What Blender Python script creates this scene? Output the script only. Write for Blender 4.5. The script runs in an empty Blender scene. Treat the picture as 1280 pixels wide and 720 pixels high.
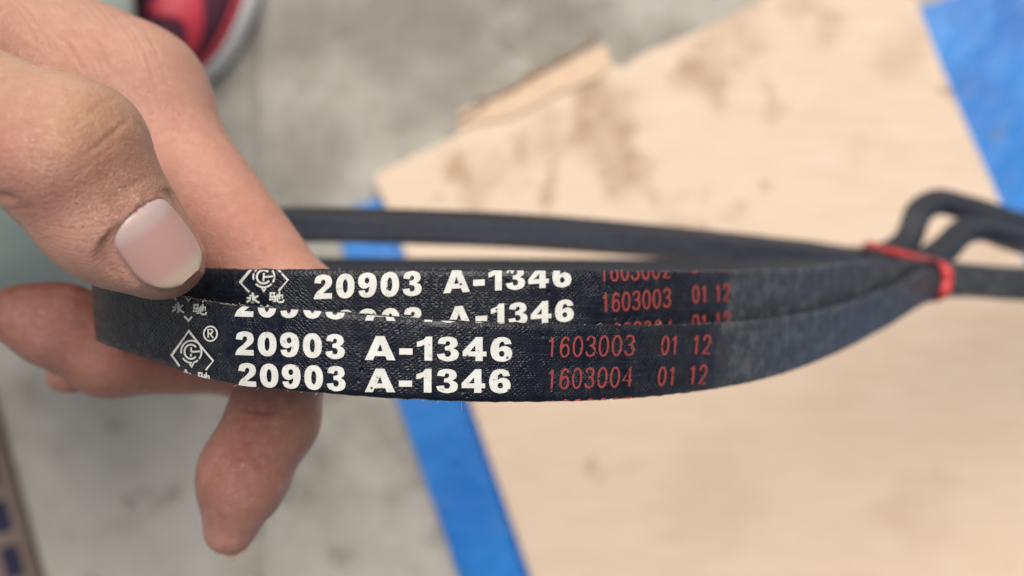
import bpy, bmesh, math, random
import numpy as np
from mathutils import Vector, Matrix, noise as mnoise

random.seed(7); np.random.seed(7)
scene = bpy.context.scene
COL = scene.collection

# ------------------------------------------------------------------ camera, sky, sun, exposure
H = 0.62                      # lens height above the ground (m)
F = 985.0                     # focal length in pixels of the 1280 wide photograph
cam = bpy.data.cameras.new('camera')
cam.sensor_width = 36.0
cam.lens = 36.0 * F / 1280.0
cam.clip_start = 0.01
cam.clip_end = 60.0
cam.dof.use_dof = True
cam.dof.focus_distance = 0.123
cam.dof.aperture_fstop = 9.5
cam_ob = bpy.data.objects.new('camera', cam)
cam_ob.location = (0, 0, H)
COL.objects.link(cam_ob)
scene.camera = cam_ob

world = bpy.data.worlds.new('World'); scene.world = world
world.use_nodes = True
wn = world.node_tree
sky = wn.nodes.new('ShaderNodeTexSky'); sky.sky_type = 'NISHITA'
SUN_EL, SUN_AZ = math.radians(60), math.radians(8)
sky.sun_disc = False
sky.sun_elevation = SUN_EL
sky.sun_rotation = SUN_AZ
sky.air_density = 0.45; sky.dust_density = 6.0; sky.ozone_density = 0.5
wn.links.new(sky.outputs[0], wn.nodes['Background'].inputs[0])
wn.nodes['Background'].inputs[1].default_value = 0.065

sl = bpy.data.lights.new('sun', 'SUN'); sl.energy = 2.6; sl.angle = math.radians(52); sl.color = (1, .96, .9)
so = bpy.data.objects.new('sun', sl); COL.objects.link(so)
sdir = Vector((math.cos(SUN_EL) * math.sin(SUN_AZ), math.cos(SUN_EL) * math.cos(SUN_AZ), math.sin(SUN_EL)))
so.rotation_euler = (-sdir).to_track_quat('-Z', 'Y').to_euler()
so.location = (0, 0, 3)

vs = scene.view_settings
vs.view_transform = 'Standard'; vs.look = 'None'; vs.gamma = 1.0; vs.use_curve_mapping = False
vs.exposure = 0.42

# ------------------------------------------------------------------ helpers
def P(px, py, d):
    """a point d millimetres below the lens plane, in metres of the world"""
    d = d / 1000.0
    return Vector(((px - 640) / F * d, (360 - py) / F * d, H - d))

def G(px, py, z=0.0):
    d = (H - z)
    return Vector(((px - 640) / F * d, (360 - py) / F * d, z))

def tag(o, label=None, cat=None, group=None, kind=None):
    if label: o['label'] = label
    if cat: o['category'] = cat
    if group: o['group'] = group
    if kind: o['kind'] = kind
    return o

def mesh_ob(name, verts, faces, mat, parent=None, smooth=True):
    me = bpy.data.meshes.new(name)
    me.from_pydata([tuple(v) for v in verts], [], [tuple(f) for f in faces])
    me.update()
    if smooth:
        me.polygons.foreach_set('use_smooth', [True] * len(me.polygons))
    if mat: me.materials.append(mat)
    o = bpy.data.objects.new(name, me); COL.objects.link(o)
    if parent: o.parent = parent
    return o

def bm_ob(name, bm, mat, parent=None, smooth=False):
    me = bpy.data.meshes.new(name); bm.to_mesh(me); bm.free()
    if smooth: me.polygons.foreach_set('use_smooth', [True] * len(me.polygons))
    if mat: me.materials.append(mat)
    o = bpy.data.objects.new(name, me); COL.objects.link(o)
    if parent: o.parent = parent
    return o

def empty(name, loc=(0, 0, 0)):
    o = bpy.data.objects.new(name, None); o.location = loc; o.empty_display_size = .01
    COL.objects.link(o); return o

class NT:
    def __init__(self, name):
        self.m = bpy.data.materials.new(name); self.m.use_nodes = True
        self.t = self.m.node_tree; self.n = self.t.nodes
        self.b = self.n['Principled BSDF']
    def node(self, typ, **kw):
        n = self.n.new(typ)
        for k, v in kw.items(): setattr(n, k, v)
        return n
    def set(self, n, **kw):
        for k, v in kw.items():
            s = n.inputs[k.replace('_', ' ')]
            if hasattr(v, 'is_output') : self.t.links.new(v, s)
            else: s.default_value = v
    def link(self, a, b): self.t.links.new(a, b)
    def put(self, sock, v):
        if hasattr(v, 'is_output'): self.t.links.new(v, sock)
        else: sock.default_value = v
    def coord(self, which='Object'):
        return self.node('ShaderNodeTexCoord').outputs[which]
    def noise(self, vec, scale, detail=4, rough=.55, dist=0.0):
        n = self.node('ShaderNodeTexNoise')
        self.link(vec, n.inputs['Vector']); n.inputs['Scale'].default_value = scale
        n.inputs['Detail'].default_value = detail; n.inputs['Roughness'].default_value = rough
        n.inputs['Distortion'].default_value = dist
        return n.outputs['Fac']
    def noisec(self, vec, scale, detail=3):
        n = self.node('ShaderNodeTexNoise')
        self.link(vec, n.inputs['Vector']); n.inputs['Scale'].default_value = scale; n.inputs['Detail'].default_value = detail
        return n.outputs['Color']
    def vor(self, vec, scale, feature='F1', out='Distance', rnd=1.0):
        n = self.node('ShaderNodeTexVoronoi', feature=feature)
        self.link(vec, n.inputs['Vector']); n.inputs['Scale'].default_value = scale; n.inputs['Randomness'].default_value = rnd
        return n.outputs[out]
    def math(self, op, a, b=None, c=None):
        n = self.node('ShaderNodeMath', operation=op)
        self.put(n.inputs[0], a)
        if b is not None: self.put(n.inputs[1], b)
        if c is not None: self.put(n.inputs[2], c)
        return n.outputs[0]
    def vmath(self, op, a, b=None, out=0):
        n = self.node('ShaderNodeVectorMath', operation=op)
        self.put(n.inputs[0], a)
        if b is not None: self.put(n.inputs[1], b)
        return n.outputs[out]
    def ramp(self, v, lo, hi, a=0.0, b=1.0, smooth=True):
        n = self.node('ShaderNodeMapRange', interpolation_type='SMOOTHSTEP' if smooth else 'LINEAR')
        self.put(n.inputs['Value'], v)
        n.inputs['From Min'].default_value = lo; n.inputs['From Max'].default_value = hi
        n.inputs['To Min'].default_value = a; n.inputs['To Max'].default_value = b
        return n.outputs['Result']
    def mix(self, f, a, b, blend='MIX'):
        n = self.node('ShaderNodeMix', data_type='RGBA', blend_type=blend)
        self.put(n.inputs[0], f)
        self.put(n.inputs[6], a if hasattr(a, 'is_output') else (*a, 1) if len(a) == 3 else a)
        self.put(n.inputs[7], b if hasattr(b, 'is_output') else (*b, 1) if len(b) == 3 else b)
        return n.outputs[2]
    def bump(self, h, strength=.5, dist=.001, normal=None):
        n = self.node('ShaderNodeBump')
        self.put(n.inputs['Height'], h); n.inputs['Strength'].default_value = strength; n.inputs['Distance'].default_value = dist
        if normal is not None: self.link(normal, n.inputs['Normal'])
        return n.outputs['Normal']
    def out(self, color=None, rough=None, normal=None, **kw):
        b = self.b
        if color is not None: self.put(b.inputs['Base Color'], color if hasattr(color, 'is_output') else (*color, 1))
        if rough is not None: self.put(b.inputs['Roughness'], rough)
        if normal is not None: self.link(normal, b.inputs['Normal'])
        for k, v in kw.items(): self.put(b.inputs[k.replace('_', ' ')], v)
        return self.m

def simple(name, color, rough=.6, var=.25, scale=60, bump=.0):
    t = NT(name); c = t.coord()
    n = t.noise(c, scale, 5)
    col = t.mix(n, tuple(x * (1 - var) for x in color), tuple(min(1, x * (1 + var)) for x in color))
    nr = t.bump(n, .5, bump) if bump else None
    return t.out(col, rough, nr)

# ------------------------------------------------------------------ materials
def mat_concrete():
    t = NT('concrete'); c = t.coord()
    cs = t.vmath('ADD', c, (1.37, .52, 0.0)); big = t.noise(cs, 3.2, 5, .6); mid = t.noise(c, 22, 6, .65); fine = t.noise(c, 160, 5, .7)
    col = t.mix(t.ramp(big, .3, .7), (.23, .212, .172), (.44, .42, .365))
    col = t.mix(t.ramp(mid, .35, .75), col, (.43, .42, .375))
    col = t.mix(t.math('MULTIPLY', t.ramp(mid, .46, .32), .6), col, (.13, .125, .11))
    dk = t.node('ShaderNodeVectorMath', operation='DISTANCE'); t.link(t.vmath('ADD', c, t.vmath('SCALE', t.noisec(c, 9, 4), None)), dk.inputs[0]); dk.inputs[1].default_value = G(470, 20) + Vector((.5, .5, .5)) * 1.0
    col = t.mix(t.ramp(dk.outputs['Value'], .30, .06, 0, .72), col, (.17, .16, .133))  # broad patch round the shoe: the person's shade put into the slab colour
    sp = t.vor(t.vmath('ADD', c, t.vmath('SCALE', t.noisec(c, 30), None)), 16)
    col = t.mix(t.math('MULTIPLY', t.ramp(sp, .16, .03), .55), col, (.11, .11, .11))
    col = t.mix(t.math('MULTIPLY', t.ramp(fine, .4, .7), .3), col, (.34, .335, .30))
    return t.out(col, .85, t.bump(t.math('ADD', fine, t.math('MULTIPLY', mid, 2.0)), .6, .002))

def mat_board():
    t = NT('plywood'); c = t.coord()
    mp = t.node('ShaderNodeMapping'); t.link(c, mp.inputs[0]); mp.inputs['Rotation'].default_value = (0, 0, .42); mp.inputs['Scale'].default_value = (3, 26, 26)
    g = t.noise(mp.outputs[0], 6, 6, .6, 1.0)
    col = t.mix(t.ramp(g, .3, .75), (.575, .435, .31), (.66, .53, .41))
    big = t.noise(c, 7, 4); col = t.mix(t.ramp(big, .35, .7, 0, .6), col, (.63, .49, .36))
    warp = t.vmath('ADD', c, t.vmath('SCALE', t.vmath('SUBTRACT', t.noisec(c, 28, 5), (.5, .5, .5)), None))
    warp.node.inputs[1].links[0].from_node.inputs['Scale'].default_value = .085
    # brown water and dirt stains, each at its place on the sheet
    spots = [(760, 155, 34, .6), (775, 210, 26, .5), (745, 120, 24, .5), (800, 250, 15, .35), (700, 165, 30, .35), (690, 240, 14, .4), (595, 210, 24, .45), (590, 245, 14, .35), (880, 88, 28, .6), (930, 45, 30, .35), (1010, 30, 24, .35), (955, 235, 13, .5), (900, 260, 18, .3), (840, 280, 22, .3), (1120, 60, 30, .2),
             (1095, 150, 10, .35), (955, 130, 16, .45), (540, 240, 7, .75), (640, 190, 20, .35), (690, 205, 10, .5), (745, 570, 8, .35), (1200, 120, 16, .6), (1080, 190, 14, .2), (1150, 640, 40, .12), (900, 620, 60, .1), (790, 305, 14, .4)]
    acc = None
    mott = t.ramp(t.noise(c, 45, 6, .7), .36, .58)
    for px, py, r, s in spots:
        p = G(px, py, .016)
        dn = t.node('ShaderNodeVectorMath', operation='DISTANCE'); t.link(warp, dn.inputs[0]); dn.inputs[1].default_value = p
        v = t.ramp(dn.outputs['Value'], r * .00120, r * .0002, 0, min(.9, s * 1.5))
        acc = v if acc is None else t.math('MAXIMUM', acc, v)
    acc = t.math('MULTIPLY', acc, t.math('ADD', t.math('MULTIPLY', mott, .6), .42))
    col = t.mix(acc, col, (.30, .18, .095))
    fl = t.ramp(t.vor(c, 60), .13, .03, 0, .4)
    col = t.mix(t.math('MULTIPLY', fl, t.ramp(t.noise(c, 9), .45, .65)), col, (.25, .17, .10))
    return t.out(col, .65, t.bump(g, .25, .0008))

def mat_blue():
    t = NT('blue_paint'); c = t.coord()
    n = t.noise(c, 14, 4); f = t.noise(c, 70, 5)
    col = t.mix(t.ramp(n, .3, .7), (.008, .125, .43), (.02, .20, .56))
    d = t.ramp(t.noise(c, 38, 5, .7), .56, .70, 0, .6)
    col = t.mix(d, col, (.10, .14, .22))
    return t.out(col, .38, t.bump(t.math('ADD', f, t.math('MULTIPLY', n, 1.5)), .5, .003))

def mat_belt():
    t = NT('belt_rubber')
    uv = t.node('ShaderNodeUVMap'); uv.uv_map = 'mm'
    sx = t.node('ShaderNodeSeparateXYZ'); t.link(uv.outputs[0], sx.inputs[0]); u, v = sx.outputs[0], sx.outputs[1]
    c = uv.outputs[0]
    at = t.node('ShaderNodeAttribute'); at.attribute_name = 'printed'; pr = at.outputs['Fac']
    wob = t.math('MULTIPLY', t.math('SUBTRACT', t.noise(c, .7, 2), .5), 1.6)
    a = t.math('ADD', t.math('ADD', t.math('MULTIPLY', u, .75), t.math('MULTIPLY', v, .85)), wob)
    b = t.math('ADD', t.math('SUBTRACT', t.math('MULTIPLY', u, .75), t.math('MULTIPLY', v, .85)), wob)
    PI2 = 2 * math.pi / .62
    wa = t.math('SINE', t.math('MULTIPLY', a, PI2)); wb = t.math('SINE', t.math('MULTIPLY', b, PI2))
    weave = t.math('MAXIMUM', wa, t.math('MULTIPLY', wb, .8))
    patch = t.ramp(t.noise(c, .16, 3), .36, .6, .15, 1.0)
    weave = t.math('MULTIPLY', weave, t.math('MULTIPLY', patch, t.math('ADD', t.math('MULTIPLY', pr, .7), .3)))
    soft = t.noise(c, .6, 4); fine = t.noise(c, 6, 4, .7)
    pit = t.ramp(t.vor(c, .34), .17, .05)
    pit = t.math('MULTIPLY', pit, t.math('MULTIPLY', pr, t.ramp(t.noise(c, .09, 2), .44, .56)))
    h = t.math('ADD', t.math('MULTIPLY', weave, .052), t.math('MULTIPLY', soft, .10))
    h = t.math('ADD', h, t.math('MULTIPLY', fine, .012))
    h = t.math('SUBTRACT', h, t.math('MULTIPLY', pit, .30))
    nr = t.bump(h, 1.0, .001)
    col = t.mix(pr, (.022, .027, .034), (.0042, .0066, .0135))
    dust = t.math('MULTIPLY', t.ramp(t.noise(c, .22, 6, .7), .44, .62), t.ramp(pr, 1, 0, .06, .5))
    col = t.mix(dust, col, (.105, .115, .122))
    streak = t.node('ShaderNodeMapping'); t.link(c, streak.inputs[0]); streak.inputs['Scale'].default_value = (.08, 1.6, 1)
    col = t.mix(t.ramp(t.noise(streak.outputs[0], 1.0, 4), .55, .75, 0, .25), col, (.06, .068, .078))
    mp2 = t.node('ShaderNodeMapping'); t.link(c, mp2.inputs[0]); mp2.inputs['Rotation'].default_value = (0, 0, .9); mp2.inputs['Scale'].default_value = (.12, 2.6, 1)
    col = t.mix(t.math('MULTIPLY', t.ramp(t.noise(mp2.outputs[0], 1.0, 3), .62, .72, 0, .5), t.ramp(t.noise(c, .1, 2), .45, .6)), col, (.09, .10, .11))
    speck = t.ramp(t.vor(c, .75), .085, .04)
    speck = t.math('MULTIPLY', speck, t.ramp(t.noise(c, .25, 2), .55, .62, 0, .8))
    col = t.mix(speck, col, (.42, .44, .44))
    rough = t.math('ADD', t.ramp(soft, .3, .7, .27, .42), t.math('MULTIPLY', t.math('SUBTRACT', 1.0, pr), .12))
    return t.out(col, rough, nr, Specular_IOR_Level=.40)

def mat_flank(name='belt_cut_rubber', k=1.0):
    t = NT(name)
    uv = t.node('ShaderNodeUVMap'); uv.uv_map = 'mm'; c = uv.outputs[0]
    n = t.noise(c, .5, 5, .7); f = t.noise(c, 5, 4, .7)
    mp = t.node('ShaderNodeMapping'); t.link(c, mp.inputs[0]); mp.inputs['Scale'].default_value = (.05, 1.2, 1)
    s = t.noise(mp.outputs[0], 1, 3)
    col = t.mix(t.ramp(n, .3, .7), tuple(k * x for x in (.009, .011, .016)), tuple(k * x for x in (.017, .021, .030)))
    col = t.mix(t.ramp(s, .5, .75, 0, .4), col, tuple(k * x for x in (.032, .038, .052)))
    return t.out(col, .5, t.bump(t.math('ADD', n, f), .6, .0002))

def mat_print(name, col, worn, wear=.5):
    t = NT(name); c = t.coord()
    n = t.noise(c, 1500, 4, .7); v = t.vor(c, 620)
    hole = t.ramp(v, .2, .12); hole = t.math('MULTIPLY', hole, t.ramp(t.noise(c, 260, 2), .47, .56))
    hole = t.math('MAXIMUM', hole, t.ramp(n, .60, .70, 0, wear))
    cc = t.mix(t.ramp(t.noise(c, 500, 3), .3, .7), col, tuple(x * .86 for x in col))
    cc = t.mix(hole, cc, worn)
    return t.out(cc, .55, t.bump(n, .3, .0001))

def mat_skin():
    t = NT('skin'); c = t.coord()
    at = t.node('ShaderNodeAttribute'); at.attribute_name = 'tint'
    rg = t.node('ShaderNodeAttribute'); rg.attribute_name = 'ridge'
    big = t.noise(c, 130, 4, .6); mid = t.noise(c, 420, 5, .65)
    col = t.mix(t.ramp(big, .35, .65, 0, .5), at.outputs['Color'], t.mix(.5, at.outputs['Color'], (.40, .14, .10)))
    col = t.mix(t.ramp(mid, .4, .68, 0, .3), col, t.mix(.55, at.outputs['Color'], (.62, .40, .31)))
    col = t.mix(t.ramp(t.noise(c, 900, 3), .55, .75, 0, .3), col, (.36, .15, .10))
    col = t.mix(t.ramp(t.noise(c, 60, 3), .4, .65, 0, .25), col, t.mix(.5, at.outputs['Color'], (.60, .36, .26)))
    warp = t.vmath('ADD', c, t.vmath('SCALE', t.vmath('SUBTRACT', t.noisec(c, 500, 2), (.5, .5, .5)), None))
    warp.node.inputs[1].links[0].from_node.inputs['Scale'].default_value = .0008
    v1 = t.vor(warp, 1500, 'DISTANCE_TO_EDGE'); v2 = t.vor(warp, 700, 'DISTANCE_TO_EDGE')
    cells = t.math('ADD', t.math('MULTIPLY', t.ramp(v1, 0, .14), .45), t.math('MULTIPLY', t.ramp(v2, 0, .1), .35))
    fn = t.noise(c, 2600, 3, .6)
    cells = t.math('ADD', cells, t.math('MULTIPLY', fn, .5))
    for ang, sc_, am in ((.75, (230, 2300, 900), .5), (-.5, (260, 2000, 900), .35), (1.25, (200, 1500, 700), .4)):
        mp = t.node('ShaderNodeMapping'); t.link(warp, mp.inputs[0]); mp.inputs['Rotation'].default_value = (.2, .3, ang); mp.inputs['Scale'].default_value = sc_
        cells = t.math('ADD', cells, t.math('MULTIPLY', t.ramp(t.math('ABSOLUTE', t.math('SUBTRACT', t.noise(mp.outputs[0], 1.0, 2), .5)), 0, .05), am))
    # papillary ridges on the pads
    wv = t.node('ShaderNodeTexWave', wave_type='RINGS', rings_direction='SPHERICAL')
    rc = t.vmath('SUBTRACT', c, tuple(RIDGE_C))
    t.link(rc, wv.inputs['Vector']); wv.inputs['Scale'].default_value = 620; wv.inputs['Distortion'].default_value = 2.0
    wv.inputs['Detail'].default_value = 1.0; wv.inputs['Detail Scale'].default_value = .6
    rid = t.math('MULTIPLY', t.math('MULTIPLY', wv.outputs['Fac'], rg.outputs['Fac']), .3)
    hh = t.math('ADD', t.math('MULTIPLY', cells, t.ramp(rg.outputs['Fac'], 0, 1, 1.0, .4)), rid)
    nr = t.bump(hh, .55, .0002)
    nr = t.bump(mid, .25, .0005, nr)
    fk = t.node('ShaderNodeAttribute'); fk.attribute_name = 'flake'
    fl = t.math('MULTIPLY', t.ramp(t.vor(c, 1100), .26, .14), t.math('MULTIPLY', fk.outputs['Fac'], t.ramp(t.noise(c, 700, 2), .45, .55)))
    col = t.mix(fl, col, (.72, .60, .48))
    vein = t.ramp(t.noise(c, 95, 3, .5, 1.2), .52, .62, 0, .22)
    col = t.mix(vein, col, t.mix(.5, at.outputs['Color'], (.30, .17, .13)))
    rough = t.ramp(t.noise(c, 300, 4), .3, .7, .27, .44)
    return t.out(col, rough, nr, Subsurface_Weight=.16, Subsurface_Radius=(1.0, .33, .18), Subsurface_Scale=.0018, Specular_IOR_Level=.45)

def mat_nail():
    t = NT('nail')
    uv = t.node('ShaderNodeUVMap'); uv.uv_map = 'mm'
    s = t.node('ShaderNodeSeparateXYZ'); t.link(uv.outputs[0], s.inputs[0])
    n = t.noise(uv.outputs[0], 3.0, 4)
    v = t.math('ADD', s.outputs[1], t.math('MULTIPLY', t.math('MULTIPLY', s.outputs[0], s.outputs[0]), .12))
    v = t.math('ADD', v, t.math('MULTIPLY', n, .04))
    col = t.mix(t.ramp(v, .2, .34), (.52, .39, .36), (.48, .295, .26))
    col = t.mix(t.ramp(v, .78, .95), col, (.48, .38, .295))
    st = t.node('ShaderNodeMapping'); t.link(uv.outputs[0], st.inputs[0]); st.inputs['Scale'].default_value = (26, .8, 1)
    ln = t.noise(st.outputs[0], 1.0, 2)
    return t.out(col, t.ramp(n, .3, .7, .14, .26), t.bump(ln, .25, .0001), Subsurface_Weight=.2, Subsurface_Radius=(1, .4, .3), Subsurface_Scale=.0015)

def mat_cloth(name, a, b, sc=900):
    t = NT(name); c = t.coord()
    n = t.noise(c, 30, 4); w = t.node('ShaderNodeTexWave'); t.link(c, w.inputs[0]); w.inputs['Scale'].default_value = sc
    col = t.mix(n, a, b)
    return t.out(col, .9, t.bump(t.math('ADD', n, t.math('MULTIPLY', w.outputs['Fac'], .1)), .4, .002), Sheen_Weight=.3)

# ------------------------------------------------------------------ ground, blue sheet, plywood
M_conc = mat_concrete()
def ground():
    # two cast slabs with a joint between them at the photograph's dark line
    jx = G(318, 0).x
    bm = bmesh.new()
    prof = [(-4, 0), (jx - .006, 0), (jx - .003, -.0012), (jx - .001, -.0035), (jx + .001, -.0035), (jx + .003, -.0012), (jx + .006, 0), (4, 0)]
    ys = [-4] + list(np.linspace(-.6, .6, 161)) + [4]
    rows = []
    for y in ys:
        wob = .0022 * mnoise.noise(Vector((0, y * 14, 3))) + .0012 * mnoise.noise(Vector((0, y * 70, 9)))
        rows.append([bm.verts.new((x + (wob if abs(x) < 3.9 else 0) + (0 if abs(x) > 3.9 else (y - .0) * -.012), y, z)) for x, z in prof])
    for r0, r1 in zip(rows, rows[1:]):
        for i in range(len(prof) - 1):
            bm.faces.new((r0[i], r0[i + 1], r1[i + 1], r1[i]))
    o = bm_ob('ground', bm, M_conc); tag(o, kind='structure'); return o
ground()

def prism(name, outline, z0, z1, mat, parent=None, bev=.001):
    bm = bmesh.new()
    vs_ = [bm.verts.new((p[0], p[1], z0)) for p in outline]
    f = bm.faces.new(vs_)
    if f.normal.z > 0 or f.calc_area() and f.normal.z > 0: pass
    r = bmesh.ops.extrude_face_region(bm, geom=[f])
    for e in r['geom']:
        if isinstance(e, bmesh.types.BMVert): e.co.z = z1
    bmesh.ops.recalc_face_normals(bm, faces=bm.faces)
    if bev:
        bmesh.ops.bevel(bm, geom=[e for e in bm.edges if abs(e.verts[0].co.z - e.verts[1].co.z) < 1e-6 and e.verts[0].co.z > (z0 + z1) / 2], offset=bev, segments=2, affect='EDGES')
    return bm_ob(name, bm, mat, parent)

ZB, ZW = .006, .017
M_blue = mat_blue()
def rag(a, b, n, amp, z, seed):
    """points from a to b with an uneven edge"""
    out = []
    for i in range(n):
        t = i / n; p = a.lerp(b, t)
        d = (b - a).normalized(); q = Vector((-d.y, d.x, 0))
        out.append(p + q * (amp * mnoise.noise(Vector((i * .7, seed, 0))) + amp * .5 * mnoise.noise(Vector((i * 2.3, seed, 5)))))
    return out
c0 = G(414, 268, ZB); dirl = (G(582, 745, ZB) - c0).normalized(); dirt = Vector((dirl.y * -1, dirl.x, 0)); 
if dirt.x < 0: dirt = -dirt
corn = [c0, c0 + dirl * .62, c0 + dirl * .62 + dirt * .82, c0 + dirt * .82]
ol = []
for i in range(4): ol += rag(corn[i], corn[(i + 1) % 4], 40, .0012, ZB, i * 3.1)
blue = prism('blue_sheet', ol, .0005, ZB, M_blue)
tag(blue, 'bright blue painted sheet lying on the concrete under the plywood', 'sheet')

M_board = mat_board()
pl = [(466, 220), (520, 193), (570, 171), (577, 144), (610, 129), (655, 106), (700, 86), (752, 62), (768, 82), (782, 84), (797, 70), (860, 44), (950, 2), (1100, -72), (1124, -58), (1180, 90), (1255, 262), (1330, 440), (1480, 800), (700, 812), (664, 722), (590, 510), (530, 375)]
pts = [G(x, y, ZW) for x, y in pl]; ol = []
for i, p in enumerate(pts):
    q = pts[(i + 1) % len(pts)]; n = max(2, int((q - p).length / .006)); ol += rag(p, q, n, .0007, ZW, i * 1.7)
wood = empty('plywood_board', (0, 0, ZB)); 
tag(wood, 'pale tan plywood board with brown stains and a broken edge on the blue sheet', 'board')
def kid(o, par):
    o.parent = par; o.matrix_parent_inverse = par.matrix_world.inverted() if False else Matrix.Translation(-par.location); return o
kid(prism('panel', ol, ZB + .0004, ZW, M_board, bev=.0008), wood)
# torn face veneer along the broken edge
M_ven = simple('torn_veneer', (.60, .44, .30), .75, .15, 90, .001)
M_spl = simple('dark_splinter', (.27, .175, .115), .85, .4, 120, .001)
vl = [(572, 160), (576, 139), (610, 126), (650, 104), (700, 82), (730, 66), (757, 56), (764, 80), (752, 96), (700, 116), (640, 146)]
pv = [G(x, y, ZW + .002) for x, y in vl]; o2 = []
for i, p in enumerate(pv):
    q = pv[(i + 1) % len(pv)]; o2 += rag(p, q, max(2, int((q - p).length / .004)), .0016, 0, i * 2.3 + 9)
kid(prism('torn_veneer', o2, ZB + .004, ZW + .0022, M_ven, bev=.0005), wood)
def sliver(a, b, w, z, seed):
    bm = bmesh.new(); n = 14; L = b - a; d = L.normalized(); q = Vector((-d.y, d.x, 0)); top = []
    R = []
    for i in range(n + 1):
        t = i / n; ww = w * (math.sin(math.pi * min(1, t * .9 + .08)) ** .6) * (1 + .5 * mnoise.noise(Vector((t * 6, seed, 0))))
        c = a + L * t + q * w * .7 * mnoise.noise(Vector((t * 4, seed, 3))) + Vector((0, 0, z + .0015 * mnoise.noise(Vector((t * 3, seed, 8)))))
        R.append([bm.verts.new(c + q * ww * .5), bm.verts.new(c + Vector((0, 0, ww * .4))), bm.verts.new(c - q * ww * .5), bm.verts.new(c - Vector((0, 0, ww * .4)))])
    for i in range(n):
        for j in range(4): bm.faces.new((R[i][j], R[i][(j + 1) % 4], R[i + 1][(j + 1) % 4], R[i + 1][j]))
    bm.faces.new(R[0][::-1]); bm.faces.new(R[-1])
    bmesh.ops.recalc_face_normals(bm, faces=bm.faces)
    return bm
for i, (x0, y0, x1, y1, w) in enumerate([(596, 130, 668, 98, .004), (652, 102, 690, 82, .006), (676, 88, 742, 54, .004), (725, 62, 756, 36, .003), (574, 150, 612, 128, .003)]):
    kid(bm_ob('splinter', sliver(G(x0, y0, .02), G(x1, y1, .02), w, 0, i * 4.4), M_spl, smooth=True), wood)

# ------------------------------------------------------------------ tan carton at the lower left
M_cart = simple('tan_card', (.17, .125, .10), .8, .3, 50, .0006)
M_cblue = simple('dark_blue_print', (.012, .014, .038), .5, .25, 80, .0004)
ct = empty('carton', G(-60, 620, 0)); tag(ct, 'tan carton edge with dark blue printed squares in the lower left corner', 'carton')
zc = .009
a, b = G(-8, 520, zc), G(46, 720, zc); d = (b - a).normalized(); q = Vector((d.y, -d.x, 0)); q = q if q.x < 0 else -q
a2, b2 = a - d * .03, b + d * .10
body = prism('box', [a2, b2, b2 + q * .14, a2 + q * .14], .0008, zc, M_cart, bev=.0015); kid(body, ct)
def patch(par, nm, s0, s1, w0, w1, mat):
    pts_ = [a + d * s0 + q * w0, a + d * s1 + q * w0, a + d * s1 + q * w1, a + d * s0 + q * w1]
    kid(prism(nm, pts_, zc + .0001, zc + .0005, mat, bev=0), par)
for k in range(7):
    s0 = -.012 + k * .036; patch(ct, 'printed_square', s0 + .004, s0 + .029, .008, .0225, M_cblue)
    patch(ct, 'printed_square', s0 + .004, s0 + .029, .040, .0545, M_cblue)

# ------------------------------------------------------------------ trousers and shoe
M_tr = mat_cloth('green_trousers', (.36, .46, .41), (.43, .53, .48))
def trouser():
    pth = [(P(-620, 300, 330), .088), (P(-300, 250, 318), .082), (P(-90, 222, 312), .070), (P(-8, 196, 330), .060), (P(-5, 110, 390), .056), (P(40, -20, 470), .052), (P(60, -90, 520), .054), (P(66, -110, 545), .054)]
    n = 90; m = 64; pts_, rad = [], []
    K = len(pth)
    for i in range(n):
        f = i / (n - 1) * (K - 1); k = min(int(f), K - 2); t = f - k
        p = [pth[max(0, min(K - 1, k + j))] for j in (-1, 0, 1, 2)]
        w = [(-t + 2 * t * t - t ** 3) / 2, (2 - 5 * t * t + 3 * t ** 3) / 2, (t + 4 * t * t - 3 * t ** 3) / 2, (t ** 3 - t * t) / 2]
        pts_.append(sum((p[j][0] * w[j] for j in range(4)), Vector())); rad.append(sum(p[j][1] * w[j] for j in range(4)))
    V, Fc = [], []
    up = Vector((0, 0, 1))
    for i in range(n):
        tg = (pts_[min(n - 1, i + 1)] - pts_[max(0, i - 1)]).normalized()
        s = tg.cross(Vector((.3, .9, .2))).normalized(); u2 = s.cross(tg)
        for j in range(m):
            an = j / m * 2 * math.pi; dv = s * math.cos(an) + u2 * math.sin(an)
            q_ = pts_[i] + dv * rad[i]
            fold = .005 * mnoise.noise(q_ * 28) + .004 * math.sin(i * .55 + 2 * mnoise.noise(q_ * 14)) * (.5 + .5 * math.sin(an * 1.0 + 1))
            V.append(q_ + dv * fold)
    for i in range(n - 1):
        for j in range(m): Fc.append((i * m + j, i * m + (j + 1) % m, (i + 1) * m + (j + 1) % m, (i + 1) * m + j))
    o = mesh_ob('trousers', V, Fc, M_tr)
    sm = o.modifiers.new('cloth', 'SOLIDIFY'); sm.thickness = .0012; sm.offset = -1
    tag(o, 'pale green trouser leg, out of focus behind the hand', 'trousers')
trouser()

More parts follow.
